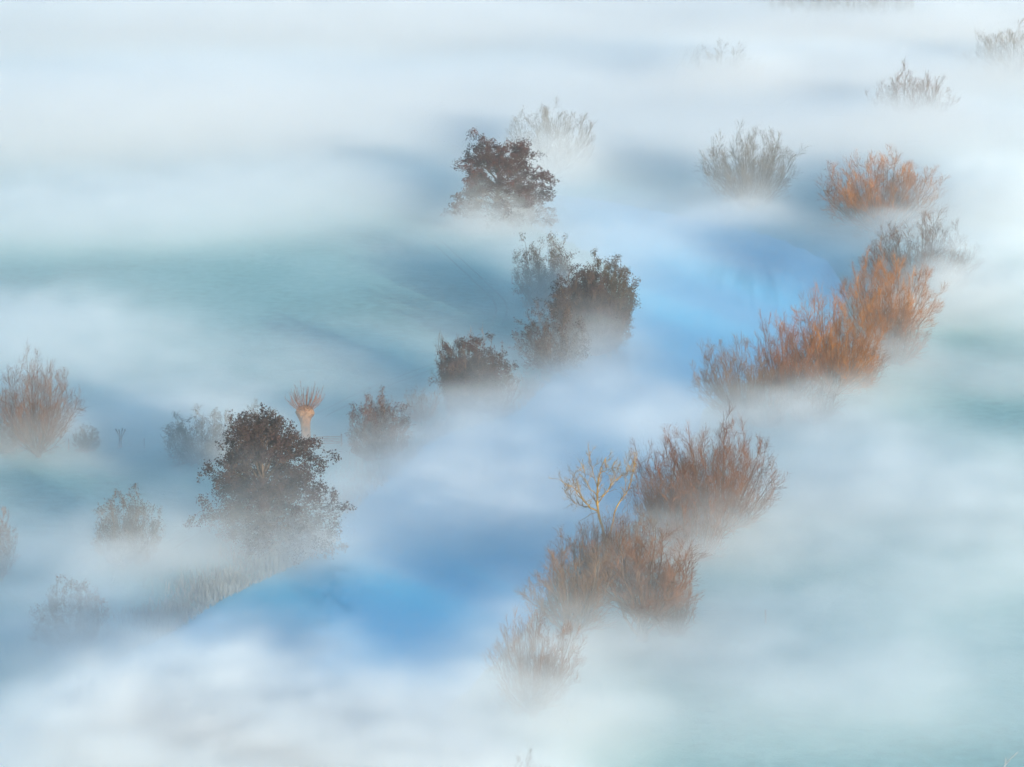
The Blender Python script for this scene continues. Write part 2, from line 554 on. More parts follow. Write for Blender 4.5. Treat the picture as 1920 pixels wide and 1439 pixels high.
# right bank, upper row
willow(1, (1648, 440), 305, 95, 'twig_orange', 'bright orange bare willow at the far end of the orange row', 0.3)
willow(0, (1725, 570), 428, 98, 'twig_pink', 'pale brown willow half sunk in white mist', 1.1)
willow(3, (1655, 665), 495, 85, 'twig_orange', 'broad orange willow with mist wrapped round one side', 2.0)
willow(2, (1562, 745), 562, 82, 'twig_orange', 'tall vivid orange willow, the brightest of the orange row', 0.7)
willow(0, (1475, 765), 612, 62, 'twig_russet', 'russet willow between the vivid orange one and the grey brown one', 2.6)
willow(5, (1395, 790), 648, 78, 'twig_brown', 'grey brown willow leaning over the water, first of its row', 0.1)
bush(2, (1680, 680), 590, 55, 'twig_russet', 'reddish brown scrub behind the vivid orange willow', 0.2, name='willow_scrub')
bush(2, (1520, 790), 715, 60, 'twig_brown', 'low brown scrub at the foot of the vivid orange willow', 1.2, name='willow_scrub')
# right bank, lower row
willow(3, (1345, 1015), 812, 112, 'twig_russet', 'big rusty pink willow behind the gnarled tree', 5.0)
willow(0, (1255, 1015), 845, 72, 'twig_russet', 'dark russet willow beside the gnarled tree', 3.3)
willow(4, (1075, 1215), 1015, 80, 'twig_brown', 'grey tree with a clear slanting trunk above the mist', 0.4, BG)
willow(4, (1205, 1200), 1000, 98, 'twig_pink', 'pinkish grey willow below the gnarled tree', 1.9)
willow(3, (1000, 1345), 1165, 82, 'twig_pink', 'ghostly pink willow nearly drowned in mist by the water', 2.4)
bush(2, (1185, 1080), 962, 55, 'twig_brown', 'brown twiggy bush at the foot of the gnarled tree', 0.2, name='willow_scrub')
bush(2, (1612, 725), 635, 45, 'twig_russet', 'russet scrub between the vivid orange willow and the broad one', 2.2, name='willow_scrub')
bush(2, (1435, 800), 715, 50, 'twig_brown', 'brown scrub between the russet willow and the grey brown one', 3.9, name='willow_scrub')
bush(2, (1300, 1050), 930, 60, 'twig_russet', 'rusty scrub at the foot of the big rusty pink willow', 4.4, name='willow_scrub')
bush(2, (1260, 1190), 1060, 45, 'twig_pink', 'pale scrub on the meadow side of the pinkish willow', 1.9, name='willow_scrub')
# far side
willow(0, (1405, 395), 260, 80, 'twig_grey', 'grey fan shaped willow standing alone beyond the river bend', 5.4)
willow(1, (1025, 335), 216, 72, 'twig_grey', 'faint grey willow behind the dark leafy tree', 0.9)
willow(2, (1345, 205), 97, 70, 'twig_grey', 'very faint willow in the far mist', 3.0)
willow(3, (1705, 270), 148, 72, 'twig_pink', 'faint pinkish willow beyond the orange row', 1.2)
willow(1, (1895, 185), 70, 80, 'twig_grey', 'faint grey green willow far off at the edge of the meadow', 2.2)
leafy(0, (932, 425), 272, 92, 'leaf_red', 'dark reddish tree with a lopsided crown rising out of mist', 0.0)
leafy(1, (492, 1030), 790, 118, 'leaf_dark', 'large dark leafy tree overhanging the water', 0.0)

# left bank
bush(1, (1025, 575), 456, 56, 'leaf_olive', 'blue grey round tree bush fading into mist behind the ivy clad one', 0.6)
bush(3, (1135, 640), 500, 48, 'leaf_olive', 'dense ivy clad tree with square shoulders and bare twigs on top', 0.1)
bush(3, (1088, 650), 520, 52, 'leaf_dark', 'dense dark bush joined to the ivy clad tree', 1.7)
bush(1, (1040, 690), 578, 64, 'leaf_dark', 'dark bush on the waterside below the ivy clad tree', 2.9)
bush(0, (1120, 660), 560, 55, 'leaf_dark', 'low dark scrub between ivy clad tree and water', 0.9)
bush(3, (885, 778), 650, 58, 'leaf_dark', 'dark brown bush with fair twig tips beside the rutted track', 4.0)
bush(2, (868, 760), 638, 50, 'twig_brown', 'fair brown twiggy willow scrub beside the rutted track', 2.0, name='willow_scrub')
bush(2, (925, 775), 690, 45, 'twig_brown', 'low twiggy scrub at the waterside past the rutted track', 3.0, name='willow_scrub')
bush(2, (790, 790), 735, 34, 'twig_brown', 'thin twiggy saplings between two bushes on the bank', 5.0, name='willow_scrub')
bush(0, (708, 860), 752, 56, 'leaf_red', 'round thorn bush with red tinged top near the pollard', 0.4)
bush(2, (712, 800), 748, 26, 'twig_russet', 'reddish top shoots of the round thorn bush near the pollard', 1.4, name='willow_scrub')
bush(1, (380, 865), 778, 64, 'leaf_olive', 'pale grey rounded bush in mist behind the large dark tree', 2.2)
bush(0, (482, 850), 768, 36, 'leaf_olive', 'small grey bush peeping over the large dark tree', 1.0)
willow(3, (72, 858), 690, 72, 'twig_pink', 'fan shaped willow with orange tips beside the wire fence', 0.8)
bush(0, (164, 846), 803, 24, 'leaf_olive', 'small dark shrub by the wire fence post', 3.2)
bush(0, (8, 850), 795, 30, 'leaf_olive', 'small blue grey shrub close under the fan shaped willow', 1.2)
bush(0, (240, 1055), 935, 60, 'leaf_olive', 'solitary round brown bush on the open meadow', 0.0)
bush(1, (-6, 1085), 962, 34, 'twig_pink', 'pinkish bush past the solitary round brown one', 0.0)
bush(0, (135, 1215), 1103, 62, 'twig_pink', 'pinkish bush sunk in the mist of the near meadow', 2.1)
bush(0, (985, 1530), 1427, 45, 'leaf_red', 'red bush of which only the top rises over the near mist', 0.3)
for px, by, ty, hw, rz in ((1500, 92, -14, 60, 0.2), (1585, 96, -7, 60, 1.3), (1660, 94, -10, 55, 2.4)):
    willow(1, (px, by), ty, hw, 'twig_grey', 'ghostly tree in a row beyond the farthest mist', rz, group='far row of trees')

# ------------------------------------------------------------------ gnarled bare tree
def gnarled_tree():
    g = np.random.default_rng(5)
    lines = [
        ([(650, 740), (648, 660), (635, 590), (622, 540), (615, 490), (604, 420), (607, 350), (622, 290), (635, 235), (650, 205)], 0.34, 0.04),
        ([(655, 700), (683, 600), (692, 540), (700, 495), (735, 440), (765, 405), (785, 350), (800, 290), (805, 225)], 0.20, 0.03),
        ([(612, 495), (580, 470), (545, 430), (525, 395), (500, 350), (470, 320), (430, 298), (398, 268)], 0.15, 0.03),
        ([(590, 475), (555, 468), (520, 465), (495, 455), (470, 462)], 0.09, 0.03),
        ([(495, 455), (465, 425), (440, 385)], 0.05, 0.02),
        ([(604, 430), (590, 390), (560, 350), (545, 300), (530, 240), (520, 205)], 0.09, 0.025),
        ([(612, 450), (640, 415), (665, 385), (690, 350), (730, 330), (770, 315), (800, 285)], 0.11, 0.025),
        ([(665, 385), (680, 340), (695, 300), (705, 265), (722, 245)], 0.07, 0.02),
        ([(607, 350), (590, 310), (570, 260), (568, 205)], 0.07, 0.02),
        ([(622, 300), (650, 270), (690, 240)], 0.06, 0.02),
        ([(765, 405), (755, 370), (765, 310), (775, 240)], 0.06, 0.02),
        ([(525, 395), (500, 385), (480, 330), (478, 280)], 0.06, 0.02),
        ([(615, 510), (560, 520), (520, 560), (500, 600)], 0.06, 0.02),
        ([(640, 620), (600, 610), (550, 640)], 0.06, 0.02), ([(690, 560), (730, 540), (770, 500)], 0.06, 0.02),
    ]
    k = 46.8
    pts = np.zeros((0, 3))
    P, Rd = [], []
    for i, (ln, ra, rb) in enumerate(lines):
        q = np.array([((u - 650) / k, 0.0, (720 - v) / k) for u, v in ln])
        y0 = 0.0
        if len(pts):
            j = np.argmin(np.hypot(pts[:, 0] - q[0, 0], pts[:, 2] - q[0, 2]))
            q[0] = pts[j]
            y0 = pts[j, 1]
        d = np.r_[0, np.cumsum(np.linalg.norm(np.diff(q[:, [0, 2]], axis=0), axis=1))]
        slope = (0.1, 0.25, -0.5, 0.5, 0.3, -0.6, 0.55, -0.5, 0.6, -0.7, 0.5, 0.6, 0.4, -0.6, 0.5)[i]
        q[:, 1] = y0 + slope * d
        t = np.linspace(0, d[-1], 14)
        c = np.stack([np.interp(t, d, q[:, a]) for a in range(3)], -1)
        c[1:-1] += g.normal(size=(12, 3)) * 0.045
        P.append(c)
        Rd.append(np.linspace(ra, rb, 14) * 0.64)
        pts = np.r_[pts, c]
    P, Rd = np.array(P), np.array(Rd)
    tr, cr = Geo(), Geo()
    tr.add(*tubes(P, Rd, 7))
    b1, r1 = spawn(g, P[2:12], Rd[2:12], 13, 0.2, 1.0, 0.65, 1.5, 6, up=0.14, wob=0.22, rmin=0.018, falloff=0.3)
    bt, rt = spawn(g, P[:2], Rd[:2], 18, 0.5, 1.0, 0.65, 1.6, 6, up=0.14, wob=0.22, rmin=0.022, falloff=0.4)
    b1, r1 = np.r_[b1, bt], np.r_[r1, rt]
    b2, r2 = spawn(g, b1, r1, 5, 0.2, 1.0, 0.6, 0.7, 5, up=0.15, wob=0.2, rmin=0.016, falloff=0.3)
    cr.add(*tubes(b1, r1, 4))
    cr.add(*tubes(b2, r2, 3))
    p = ground_at(1135, 1040)
    root = empty('gnarled_tree', tuple(p))
    tag(root, 'gnarled bare tree with crooked ochre limbs held above the mist', 'tree')
    part('trunk', tr.mesh('gnarled_trunk'), M['bark_ochre'], root)
    part('crown', cr.mesh('gnarled_crown'), M['bark_ochre'], root)['kind'] = 'stuff'
gnarled_tree()
bush(2, (1125, 1090), 975, 48, 'twig_brown', 'dark scrub growing round the trunk of the gnarled tree', 3.4, name='willow_scrub')

# ------------------------------------------------------------------ pollard willow
def knobbly(g, prof, sides=18, lump=0.08):
    """stout trunk: (height, radius) rings, each made uneven"""
    V = []
    ph = g.uniform(0, 6.28, 4)
    for z, r in prof:
        for i in range(sides):
            a = 2 * math.pi * i / sides
            rr = r * (1 + lump * math.sin(3 * a + ph[0] + z) + lump * math.sin(5 * a + ph[1] - 1.7 * z) + 0.5 * lump * g.normal())
            V.append((rr * math.cos(a), rr * math.sin(a), z + 0.04 * g.normal()))
    n = len(prof)
    i, s = np.meshgrid(np.arange(n - 1), np.arange(sides), indexing='ij')
    Fq = np.stack([i * sides + s, i * sides + (s + 1) % sides, (i + 1) * sides + (s + 1) % sides, (i + 1) * sides + s], -1).reshape(-1, 4)
    return np.array(V), Fq

def pollard():
    g = np.random.default_rng(8)
    p = ground_at(574, 838)
    root = empty('pollard_willow', tuple(p), 0.2)
    tag(root, 'old pollard willow with stout tan trunk and brush of shoots', 'tree')
    G1, G2, G3 = Geo(), Geo(), Geo()
    G1.add(*knobbly(g, [(-0.5, 0.85), (0.3, 0.7), (1.2, 0.6), (2.2, 0.58), (3.2, 0.66), (3.9, 0.85), (4.4, 0.85)]))
    part('trunk', G1.mesh('pollard_trunk'), M['bark_tan'], root)
    G2.add(*knobbly(g, [(3.8, 0.4), (4.1, 0.98), (4.6, 1.12), (5.0, 0.95), (5.35, 0.55), (5.45, 0.05)], lump=0.12))
    part('knuckled_head', G2.mesh('pollard_head'), M['bark_tan'], root)
    n = 52
    az = np.arange(n) * 2.39996
    th = 1.15 * np.sqrt((np.arange(n) + 0.5) / n)
    P0 = np.c_[0.8 * np.sin(th) * np.cos(az), 0.8 * np.sin(th) * np.sin(az), 4.6 + 0.5 * np.cos(th)]
    L = g.uniform(1.6, 3.7, n)
    end = P0 + np.c_[np.sin(th) * np.cos(az) * L * 0.78, np.sin(th) * np.sin(az) * L * 0.78, L * (0.45 + 0.55 * np.cos(th))]
    P1 = P0 + (end - P0) * np.array([0.75, 0.75, 0.35])
    P = wander(g, bezier(P0, P1, end, 7), 0.05)
    Rd = np.full(n, 0.034)[:, None] * np.linspace(1, 0.35, 7)[None]
    G3.add(*tubes(P, Rd, 4))
    b, r = spawn(g, P, Rd, 5, 0.25, 0.95, 0.35, 0.9, 4, up=0.15, wob=0.08, rmin=0.014)
    G3.add(*tubes(b, r, 3))
    part('shoots', G3.mesh('pollard_shoots'), M['twig_russet'], root)['kind'] = 'stuff'
pollard()

# young stumps with a few splayed stubs
def stub_pollard(px, py, height, spreads, label, lean=0.0):
    p = ground_at(px, py)
    root = empty('young_pollard', tuple(p))
    tag(root, label, 'tree', 'young pollards by the fence')
    g = np.random.default_rng(int(px))
    G0 = Geo()
    t = np.array([[[0, 0, -0.3], [lean * 0.2, 0, height * 0.2], [lean * 0.4, 0, height * 0.38]]])
    G0.add(*tubes(t, np.array([[0.16, 0.12, 0.13]]), 7))
    part('trunk', G0.mesh('stub_trunk'), M['bark_brown'], root)
    for a, b in spreads:
        G1 = Geo()
        q = np.array([[[lean * 0.36, 0, height * 0.34], [lean * 0.5 + a * 0.35, b * 0.35, height * 0.62], [lean * 0.8 + a, b, height]]])
        G1.add(*tubes(q, np.array([[0.07, 0.065, 0.075]]), 6))
        sh, r = spawn(g, q, np.array([[0.07, 0.06, 0.06]]), 9, 0.7, 1.0, 0.6, 0.4, 3, up=0.1, rmin=0.02)
        G1.add(*tubes(sh, r, 3))
        part('limb', G1.mesh('stub_limb'), M['bark_brown'], root)
stub_pollard(227, 838, 2.3, ((-0.6, 0.1), (0.62, 0.0), (-0.15, -0.3), (0.2, 0.3)), 'young V shaped pollard with cut stubs on open grass')
stub_pollard(330, 838, 2.2, ((-1.2, 0.1), (-0.8, -0.2)), 'leaning young pollard beside the pale grey bush', -0.6)

# ------------------------------------------------------------------ fences, gate, posts
def box_part(name, parent, size, loc, mat, rot=(0, 0, 0)):
    sx, sy, sz = (x / 2 for x in size)
    o = link_mesh(name, box_mesh(name, (-sx, -sy, -sz), (sx, sy, sz)), mat, parent)
    o.location = loc
    o.rotation_euler = rot
    return o

def wire_fence(a, b, label, gap=3.2, rails=3):
    A, B = ground_at(*a), ground_at(*b)
    Ln = np.linalg.norm(B - A)
    root = empty('wire_fence', tuple(A), math.atan2(B[1] - A[1], B[0] - A[0]))
    tag(root, label, 'fence', 'wire fences on the meadow')
    g = np.random.default_rng(int(abs(a[0])) + 3)
    n = int(Ln / gap) + 1
    for i in range(n):
        box_part('post', root, (0.13, 0.13, 1.75), (i * gap, 0, 0.55 + 0.04 * g.normal()), M['wood_grey'], (0.04 * g.normal(), 0.05 * g.normal(), 0))
    for j in range(rails):
        z = 0.45 + 0.4 * j
        x = np.linspace(0, (n - 1) * gap, (n - 1) * 4 + 1)
        P = np.c_[x, np.full(len(x), 0.07), z - 0.05 * np.abs(np.sin(x / gap * math.pi))][None]
        G0 = Geo()
        G0.add(*tubes(P, np.full((1, len(x)), 0.012), 4))
        link_mesh('wire', G0.mesh('wire'), M['wire'], root)

def field_gate(px, py, rz, label):
    root = empty('field_gate', tuple(ground_at(px, py)), rz)
    tag(root, label, 'gate')
    for x in (-1.75, 1.75):
        box_part('gate_post', root, (0.2, 0.2, 1.8), (x, 0, 0.6), M['wood_grey'])
    for j in range(5):
        box_part('rail', root, (3.26, 0.05, 0.10), (0, 0, 0.30 + 0.22 * j), M['wood_grey'])
    box_part('brace', root, (0.08, 0.05, 1.1), (0, 0.06, 0.76), M['wood_grey'])
    box_part('brace', root, (3.2, 0.04, 0.08), (0, 0.06, 0.76), M['wood_grey'], (0, 0.27, 0))

def lone_post(px, py, h, arm, label):
    root = empty('marker_post', tuple(ground_at(px, py)))
    tag(root, label, 'post', 'posts on the river meadow')
    box_part('post', root, (0.13, 0.13, h + 0.4), (0, 0, h / 2 - 0.2), M['wood_grey'], (0, 0.03, 0))
    if arm:
        box_part('arm', root, (0.5, 0.06, 0.14), (0.02, -0.1, h - 0.3), M['wood_grey'])

wire_fence((-60, 845), (310, 842), 'wire fence on thin posts running past the fan shaped willow')
wire_fence((640, 838), (760, 822), 'short wire fence between the gate and the bank')
wire_fence((1300, 1166), (1560, 1172), 'wire fence across the meadow behind the pinkish grey willow', gap=7.5)
field_gate(615, 836, 0.1, 'grey wooden field gate beside the pollard')
lone_post(941, 660, 1.7, True, 'thin post with a short arm by the rutted track')
lone_post(960, 532, 1.3, False, 'bare thin post near the round blue grey bush')

def dead_branch():
    g = np.random.default_rng(4)
    root = empty('fallen_branch', tuple(ground_at(1880, 1442)))
    tag(root, 'pale frosted dead branch lying on the near meadow', 'branch')
    P = wander(g, bezier(np.array([[0, 0, 0.02], [0.1, 0.1, 0.02]]), np.array([[0.5, 0.3, 0.7], [0.3, 0.1, 0.3]]), np.array([[1.3, 0.5, 1.5], [0.2, 0.3, 1.0]]), 7), 0.03)
    Rd = np.array([[0.07], [0.05]]) * np.linspace(1, 0.4, 7)[None]
    G0, G1 = Geo(), Geo()
    G0.add(*tubes(P, Rd, 5))
    b, r = spawn(g, P, Rd, 8, 0.2, 1.0, 0.7, 0.7, 4, up=0.05, wob=0.15, rmin=0.02)
    G1.add(*tubes(b, r, 3))
    part('limb', G0.mesh('dead_limb'), M['frost_wood'], root)
    part('twigs', G1.mesh('dead_twigs'), M['frost_wood'], root)['kind'] = 'stuff'
dead_branch()

# ------------------------------------------------------------------ ruts, reeds, tussocks
def rut(name, line, label, offs=(-0.85, 0.85), width=0.32):
    Q = resample(np.array([ground_at(*p)[:2] for p in line]), 60)
    T = unit(np.gradient(Q, axis=0))
    Nn = np.c_[-T[:, 1], T[:, 0]]
    V, Fq, n = [], [], len(Q)
    for o in offs:
        b = len(V) * n
        for e in (-width / 2, width / 2):
            V.append(np.c_[Q + Nn * (o + e), np.zeros(n)])
        i = np.arange(n - 1)
        Fq.append(np.c_[b + i, b + n + i, b + n + i + 1, b + i + 1])
    V = np.concatenate(V)
    V[:, 2] = undulation(V[:, 0], V[:, 1]) + 0.03
    o = link_mesh(name, mesh_from(name, V, np.concatenate(Fq)), M['track'])
    tag(o, label, 'track', kind='structure')
rut('track', [(600, 780), (660, 750), (720, 722), (770, 703), (830, 680)], 'pair of wheel ruts beside the river bushes')
rut('track', [(820, 455), (850, 482), (900, 530), (936, 562), (942, 580), (935, 605), (890, 648), (840, 678)], 'pair of wheel ruts bending across the far pasture')
rut('track', [(250, 1060), (310, 1030), (400, 975), (470, 925)], 'pair of wheel ruts passing the large dark tree')

def reed_bed():
    g = np.random.default_rng(9)
    V, n = [], 0
    out = []
    for (a, b, per, h) in (((150, 1250), (640, 1005), 9000, 1.7), ((640, 960), (800, 805), 3000, 1.2), ((790, 812), (1000, 705), 3000, 1.1)):
        A, B = ground_at(*a)[:2], ground_at(*b)[:2]
        sel = (LBs[:, 1] > A[1] - 1) & (LBs[:, 1] < B[1] + 1)
        Q = LBs[sel]
        t = g.random(per) * (len(Q) - 1.001)
        i = t.astype(int)
        f = (t - i)[:, None]
        p = Q[i] * (1 - f) + Q[i + 1] * f
        T = unit(Q[i + 1] - Q[i])
        Nn = np.c_[-T[:, 1], T[:, 0]]
        off = g.gamma(2.0, 1.2, per) - 1.0
        clump = 0.6 + 0.5 * np.sin(t * 1.7) * np.sin(t * 0.63 + 1) + 0.2 * g.normal(size=per)
        p = p + Nn * off[:, None]
        hh = h * np.clip(clump, 0.25, 1.4)
        out.append(np.c_[p, np.full(per, -0.55) + 0.5 * np.clip(off, 0, 1), hh])
    Q = np.concatenate(out)
    k = len(Q)
    a = g.uniform(0, 6.28, k)
    w = np.c_[np.cos(a), np.sin(a), np.zeros(k)] * 0.035
    base = Q[:, :3]
    tip = base + np.c_[g.normal(size=(k, 2)) * 0.22, np.ones(k)] * np.c_[Q[:, 3], Q[:, 3], Q[:, 3]]
    mid = 0.5 * (base + tip) + np.c_[g.normal(size=(k, 2)) * 0.05, np.zeros(k)]
    V = np.stack([base - w, base + w, mid + w * 0.8, tip, mid - w * 0.8], 1).reshape(-1, 3)
    b = np.arange(k)[:, None] * 5
    Fq = np.concatenate([b + [0, 1, 2], b + [0, 2, 4], b + [4, 2, 3]])
    o = link_mesh('reed_bed', mesh_from('reed_bed', V, Fq), M['reed'])
    tag(o, 'pale frosted reeds along the river edge', 'reeds', kind='stuff')
reed_bed()

# ------------------------------------------------------------------ fog
def fog_shader(name, dens=None, step=None):
    m, N, L = new_mat(name)
    out = N.new('ShaderNodeOutputMaterial')
    pv = N.new('ShaderNodeVolumePrincipled')
    pv.inputs['Color'].default_value = (0.985, 0.985, 0.985, 1)
    pv.inputs['Anisotropy'].default_value = 0.1
    if dens is not None:
        pv.inputs['Density'].default_value = dens
        pv.inputs['Density Attribute'].default_value = ''
    else:
        pv.inputs['Density'].default_value = 1.0
        pv.inputs['Density Attribute'].default_value = 'density'
    L.new(pv.outputs[0], out.inputs['Volume'])
    if step:
        m.cycles.volume_step_rate = step
    return m

FOG_LO = np.array([-230.0, 205.0, -1.5])
FOG_HI = np.array([230.0, 1005.0, 24.0])
FOG_N = (361, 501, 31)

def random_field(g, shape, cell, length, beta):
    """smooth noise of unit spread: shape of the grid, cell size (m), longest wave (m) per axis"""
    w = np.fft.rfftn(g.normal(size=shape))
    k = np.meshgrid(np.fft.fftfreq(shape[0], cell[0]) * length[0], np.fft.fftfreq(shape[1], cell[1]) * length[1], np.fft.rfftfreq(shape[2], cell[2]) * length[2], indexing='ij')
    kk = np.sqrt(k[0] ** 2 + k[1] ** 2 + k[2] ** 2)
    w *= (1.0 + kk ** 2) ** (-beta / 2)
    w[0, 0, 0] = 0
    f = np.fft.irfftn(w, s=shape, axes=(0, 1, 2))
    return f / f.std()

# low mist lying everywhere, then banks: px, py of the middle on the ground, half width, half depth, height (m), density, turn (deg)
BANKS = [
    # near edge
    (400, 1490, 18, 17, 9.5, 0.16, 0), (660, 1560, 13, 14, 10, 0.17, 0), (860, 1570, 9, 12, 10, 0.17, 0), (310, 1320, 7, 6, 5, 0.09, 0), (1120, 1400, 7, 6, 6, 0.05, -20), (40, 1490, 12, 14, 7, 0.05, 0), (60, 1260, 9, 7, 4, 0.03, 0), (990, 1330, 6, 7, 5, 0.05, 0),
    # left bank
    (60, 1130, 12, 12, 5, 0.035, 0), (170, 1270, 8, 8, 4, 0.05, 0), (640, 965, 6, 9, 5, 0.06, 0), (330, 900, 9, 9, 4, 0.03, 0), (530, 1075, 10, 6, 3.5, 0.06, 0), (240, 1085, 8, 6, 4, 0.05, 0),
    (150, 740, 22, 26, 6, 0.05, 0), (330, 800, 14, 12, 4.5, 0.04, 0), (60, 650, 22, 18, 7, 0.05, 0), (480, 800, 10, 9, 4, 0.03, 0), (100, 880, 14, 6, 3, 0.03, 0),
    # river
    (960, 910, 14, 22, 5, 0.08, 0), (1150, 830, 13, 20, 5, 0.06, 0), (850, 900, 8, 14, 4.5, 0.05, 0), (880, 1000, 10, 12, 3, 0.025, 0), (350, 1030, 8, 7, 4, 0.04, 0), (600, 750, 12, 10, 4, 0.02, 0), (1130, 740, 10, 14, 4, 0.04, 0), (1560, 960, 10, 10, 5, 0.05, 0), (1900, 740, 7, 8, 4, 0.02, 0),
    (1060, 490, 15, 26, 5, 0.05, 0), (930, 440, 9, 8, 7, 0.10, 0), (1250, 470, 20, 24, 4, 0.02, 0), (1405, 420, 10, 9, 5, 0.06, 0), (1080, 715, 8, 7, 4, 0.05, 0),
    # right meadow
    (1400, 850, 14, 11, 4.5, 0.06, 0), (1560, 820, 9, 9, 5, 0.05, 0), (1640, 930, 14, 14, 6, 0.045, 0), (1860, 1020, 18, 20, 8, 0.07, 0), (1440, 1060, 12, 10, 5.5, 0.06, 0),
    (1180, 1250, 9, 7, 4.5, 0.06, 0), (1060, 1270, 6, 6, 4, 0.06, 0),
    (1655, 475, 9, 6, 6, 0.10, 0), (1770, 610, 9, 9, 8, 0.12, 0), (1890, 590, 14, 26, 10, 0.06, 0), (1860, 440, 18, 22, 11, 0.09, 0), (1690, 700, 9, 7, 4, 0.04, 0),
    (1550, 1290, 18, 12, 5, 0.03, 0), (1750, 1320, 16, 12, 5, 0.025, 0), (1330, 1290, 10, 10, 5, 0.03, 0), (1650, 1150, 22, 12, 5, 0.03, 0), (1550, 1420, 24, 12, 6, 0.025, 0), (1500, 1320, 12, 9, 5, 0.015, 0),
    # far fields
    (200, 430, 40, 26, 7, 0.05, 0), (600, 390, 35, 24, 7, 0.04, 0), (150, 270, 60, 45, 14, 0.08, 0), (500, 220, 60, 45, 11, 0.06, 0), (900, 240, 45, 40, 9, 0.06, 0),
    (1020, 345, 10, 9, 7, 0.07, 0), (1250, 280, 40, 36, 8.5, 0.06, 0), (1550, 290, 40, 36, 9, 0.06, 0), (1800, 290, 40, 36, 9, 0.06, 0), (1330, 200, 60, 40, 11, 0.09, 0), (1750, 190, 60, 36, 10, 0.06, 0),
    (300, 90, 90, 55, 16, 0.07, 0), (900, 90, 90, 55, 12, 0.07, 0), (1500, 90, 90, 45, 12, 0.07, 0), (1900, 90, 80, 55, 12, 0.07, 0), (960, 10, 200, 60, 12, 0.07, 0),
]
TALL = [
    (820, 1030, 11, 10, 3.5, 0.045, 0), (1040, 1000, 8, 14, 3, 0.025, 0), (1450, 560, 12, 20, 2.5, 0.015, 0), (640, 700, 20, 16, 4, 0.016, 0), (700, 300, 40, 22, 8, 0.03, 0), (1160, 320, 22, 16, 7, 0.03, 0), (1500, 320, 22, 16, 6, 0.03, 0), (80, 880, 16, 10, 4, 0.02, 0), (300, 790, 12, 10, 5, 0.03, 0), (1750, 740, 14, 10, 4, 0.02, 0),
    (1090, 385, 10, 7, 3.5, 0.05, 0), (1200, 400, 12, 7, 3.5, 0.05, 0), (1350, 428, 12, 7, 3.5, 0.05, 0), (1480, 462, 9, 7, 3.5, 0.05, 0), (820, 480, 16, 14, 4.5, 0.02, 0), (300, 820, 12, 9, 5, 0.04, 0), (160, 860, 12, 6, 4, 0.03, 0), (1110, 1420, 6, 5, 5, 0.02, -30),
    (300, 830, 14, 9, 4.5, 0.035, 0), (800, 1010, 9, 10, 3.5, 0.03, 0), (870, 500, 14, 12, 4, 0.012, 0), (60, 1040, 9, 7, 5, 0.03, 0), (60, 1230, 8, 6, 5, 0.04, 0),
    (1570, 520, 7, 10, 4, 0.06, 0), (1350, 445, 16, 8, 4, 0.035, 0), (1430, 1195, 14, 7, 4, 0.05, 0), (1600, 1330, 12, 8, 6, 0.022, 0), (1800, 1400, 14, 8, 5, 0.012, 0), (1780, 1190, 10, 7, 6, 0.018, 10), (1380, 1400, 9, 7, 5, 0.02, 0),
    (1720, 870, 9, 7, 5, 0.03, 0), (240, 1080, 8, 5, 4, 0.05, 0), (500, 1060, 12, 5, 4, 0.06, 0), (90, 880, 10, 5, 4, 0.05, 0), (700, 880, 7, 5, 4, 0.06, 0), (890, 800, 8, 5, 4, 0.06, 0),
    (1090, 690, 10, 5, 3.5, 0.06, 0), (930, 435, 10, 6, 7, 0.05, 0),
    (1700, 1260, 26, 14, 6, 0.018, 0), (1890, 1160, 12, 14, 6, 0.02, 0), (1890, 730, 8, 10, 4, 0.012, 0), (1540, 500, 9, 9, 4, 0.05, 0), (1300, 440, 22, 12, 4, 0.015, 0), (600, 800, 16, 12, 5, 0.02, 0), (300, 1440, 14, 10, 6, 0.10, 0), (780, 1440, 9, 7, 5.5, 0.12, 0), (560, 1400, 8, 6, 5, 0.10, 0), (900, 1000, 14, 16, 3.5, 0.035, 0), (260, 1490, 16, 12, 9, 0.12, 0), (680, 690, 22, 22, 5, 0.016, 0),
    (1480, 825, 14, 7, 4, 0.05, 0), (1280, 1080, 10, 6, 5, 0.05, 0), (1620, 760, 8, 6, 4, 0.04, 0), (570, 870, 7, 5, 4, 0.04, 0),
    (1345, 215, 18, 12, 14, 0.04, 0), (1580, 120, 40, 16, 14, 0.04, 0),
    (520, 1110, 14, 9, 13, 0.024, 0), (1000, 1400, 10, 8, 11, 0.07, 0), (135, 1250, 10, 7, 8, 0.07, 0), (240, 1090, 9, 7, 7.5, 0.035, 0), (1140, 1265, 14, 7, 9.5, 0.035, 0),
    (1330, 1070, 13, 8, 9, 0.02, 0), (60, 900, 14, 8, 9, 0.018, 0), (400, 890, 12, 8, 8, 0.04, 0), (1030, 600, 7, 8, 9, 0.05, 0), (1110, 690, 9, 8, 8, 0.03, 0), (880, 820, 8, 7, 8, 0.03, 0),
    (705, 890, 7, 6, 6, 0.03, 0), (0, 1110, 8, 7, 9, 0.04, 0), (1730, 600, 10, 9, 9, 0.025, 0), (1680, 690, 8, 7, 8, 0.03, 0), (1405, 410, 12, 10, 12, 0.026, 0), (1020, 355, 10, 10, 13, 0.06, 0),
    (1345, 225, 20, 14, 13, 0.08, 0), (1705, 290, 16, 12, 12, 0.06, 0), (1895, 205, 20, 14, 13, 0.035, 0), (1580, 125, 40, 18, 15, 0.06, 0), (930, 440, 9, 8, 9, 0.03, 0), (985, 1560, 10, 8, 9, 0.05, 0),
    (150, 1250, 16, 9, 6, 0.04, 0), (850, 930, 9, 14, 5, 0.04, 0), (1550, 960, 12, 10, 6, 0.04, 0),
]
BANKS += TALL
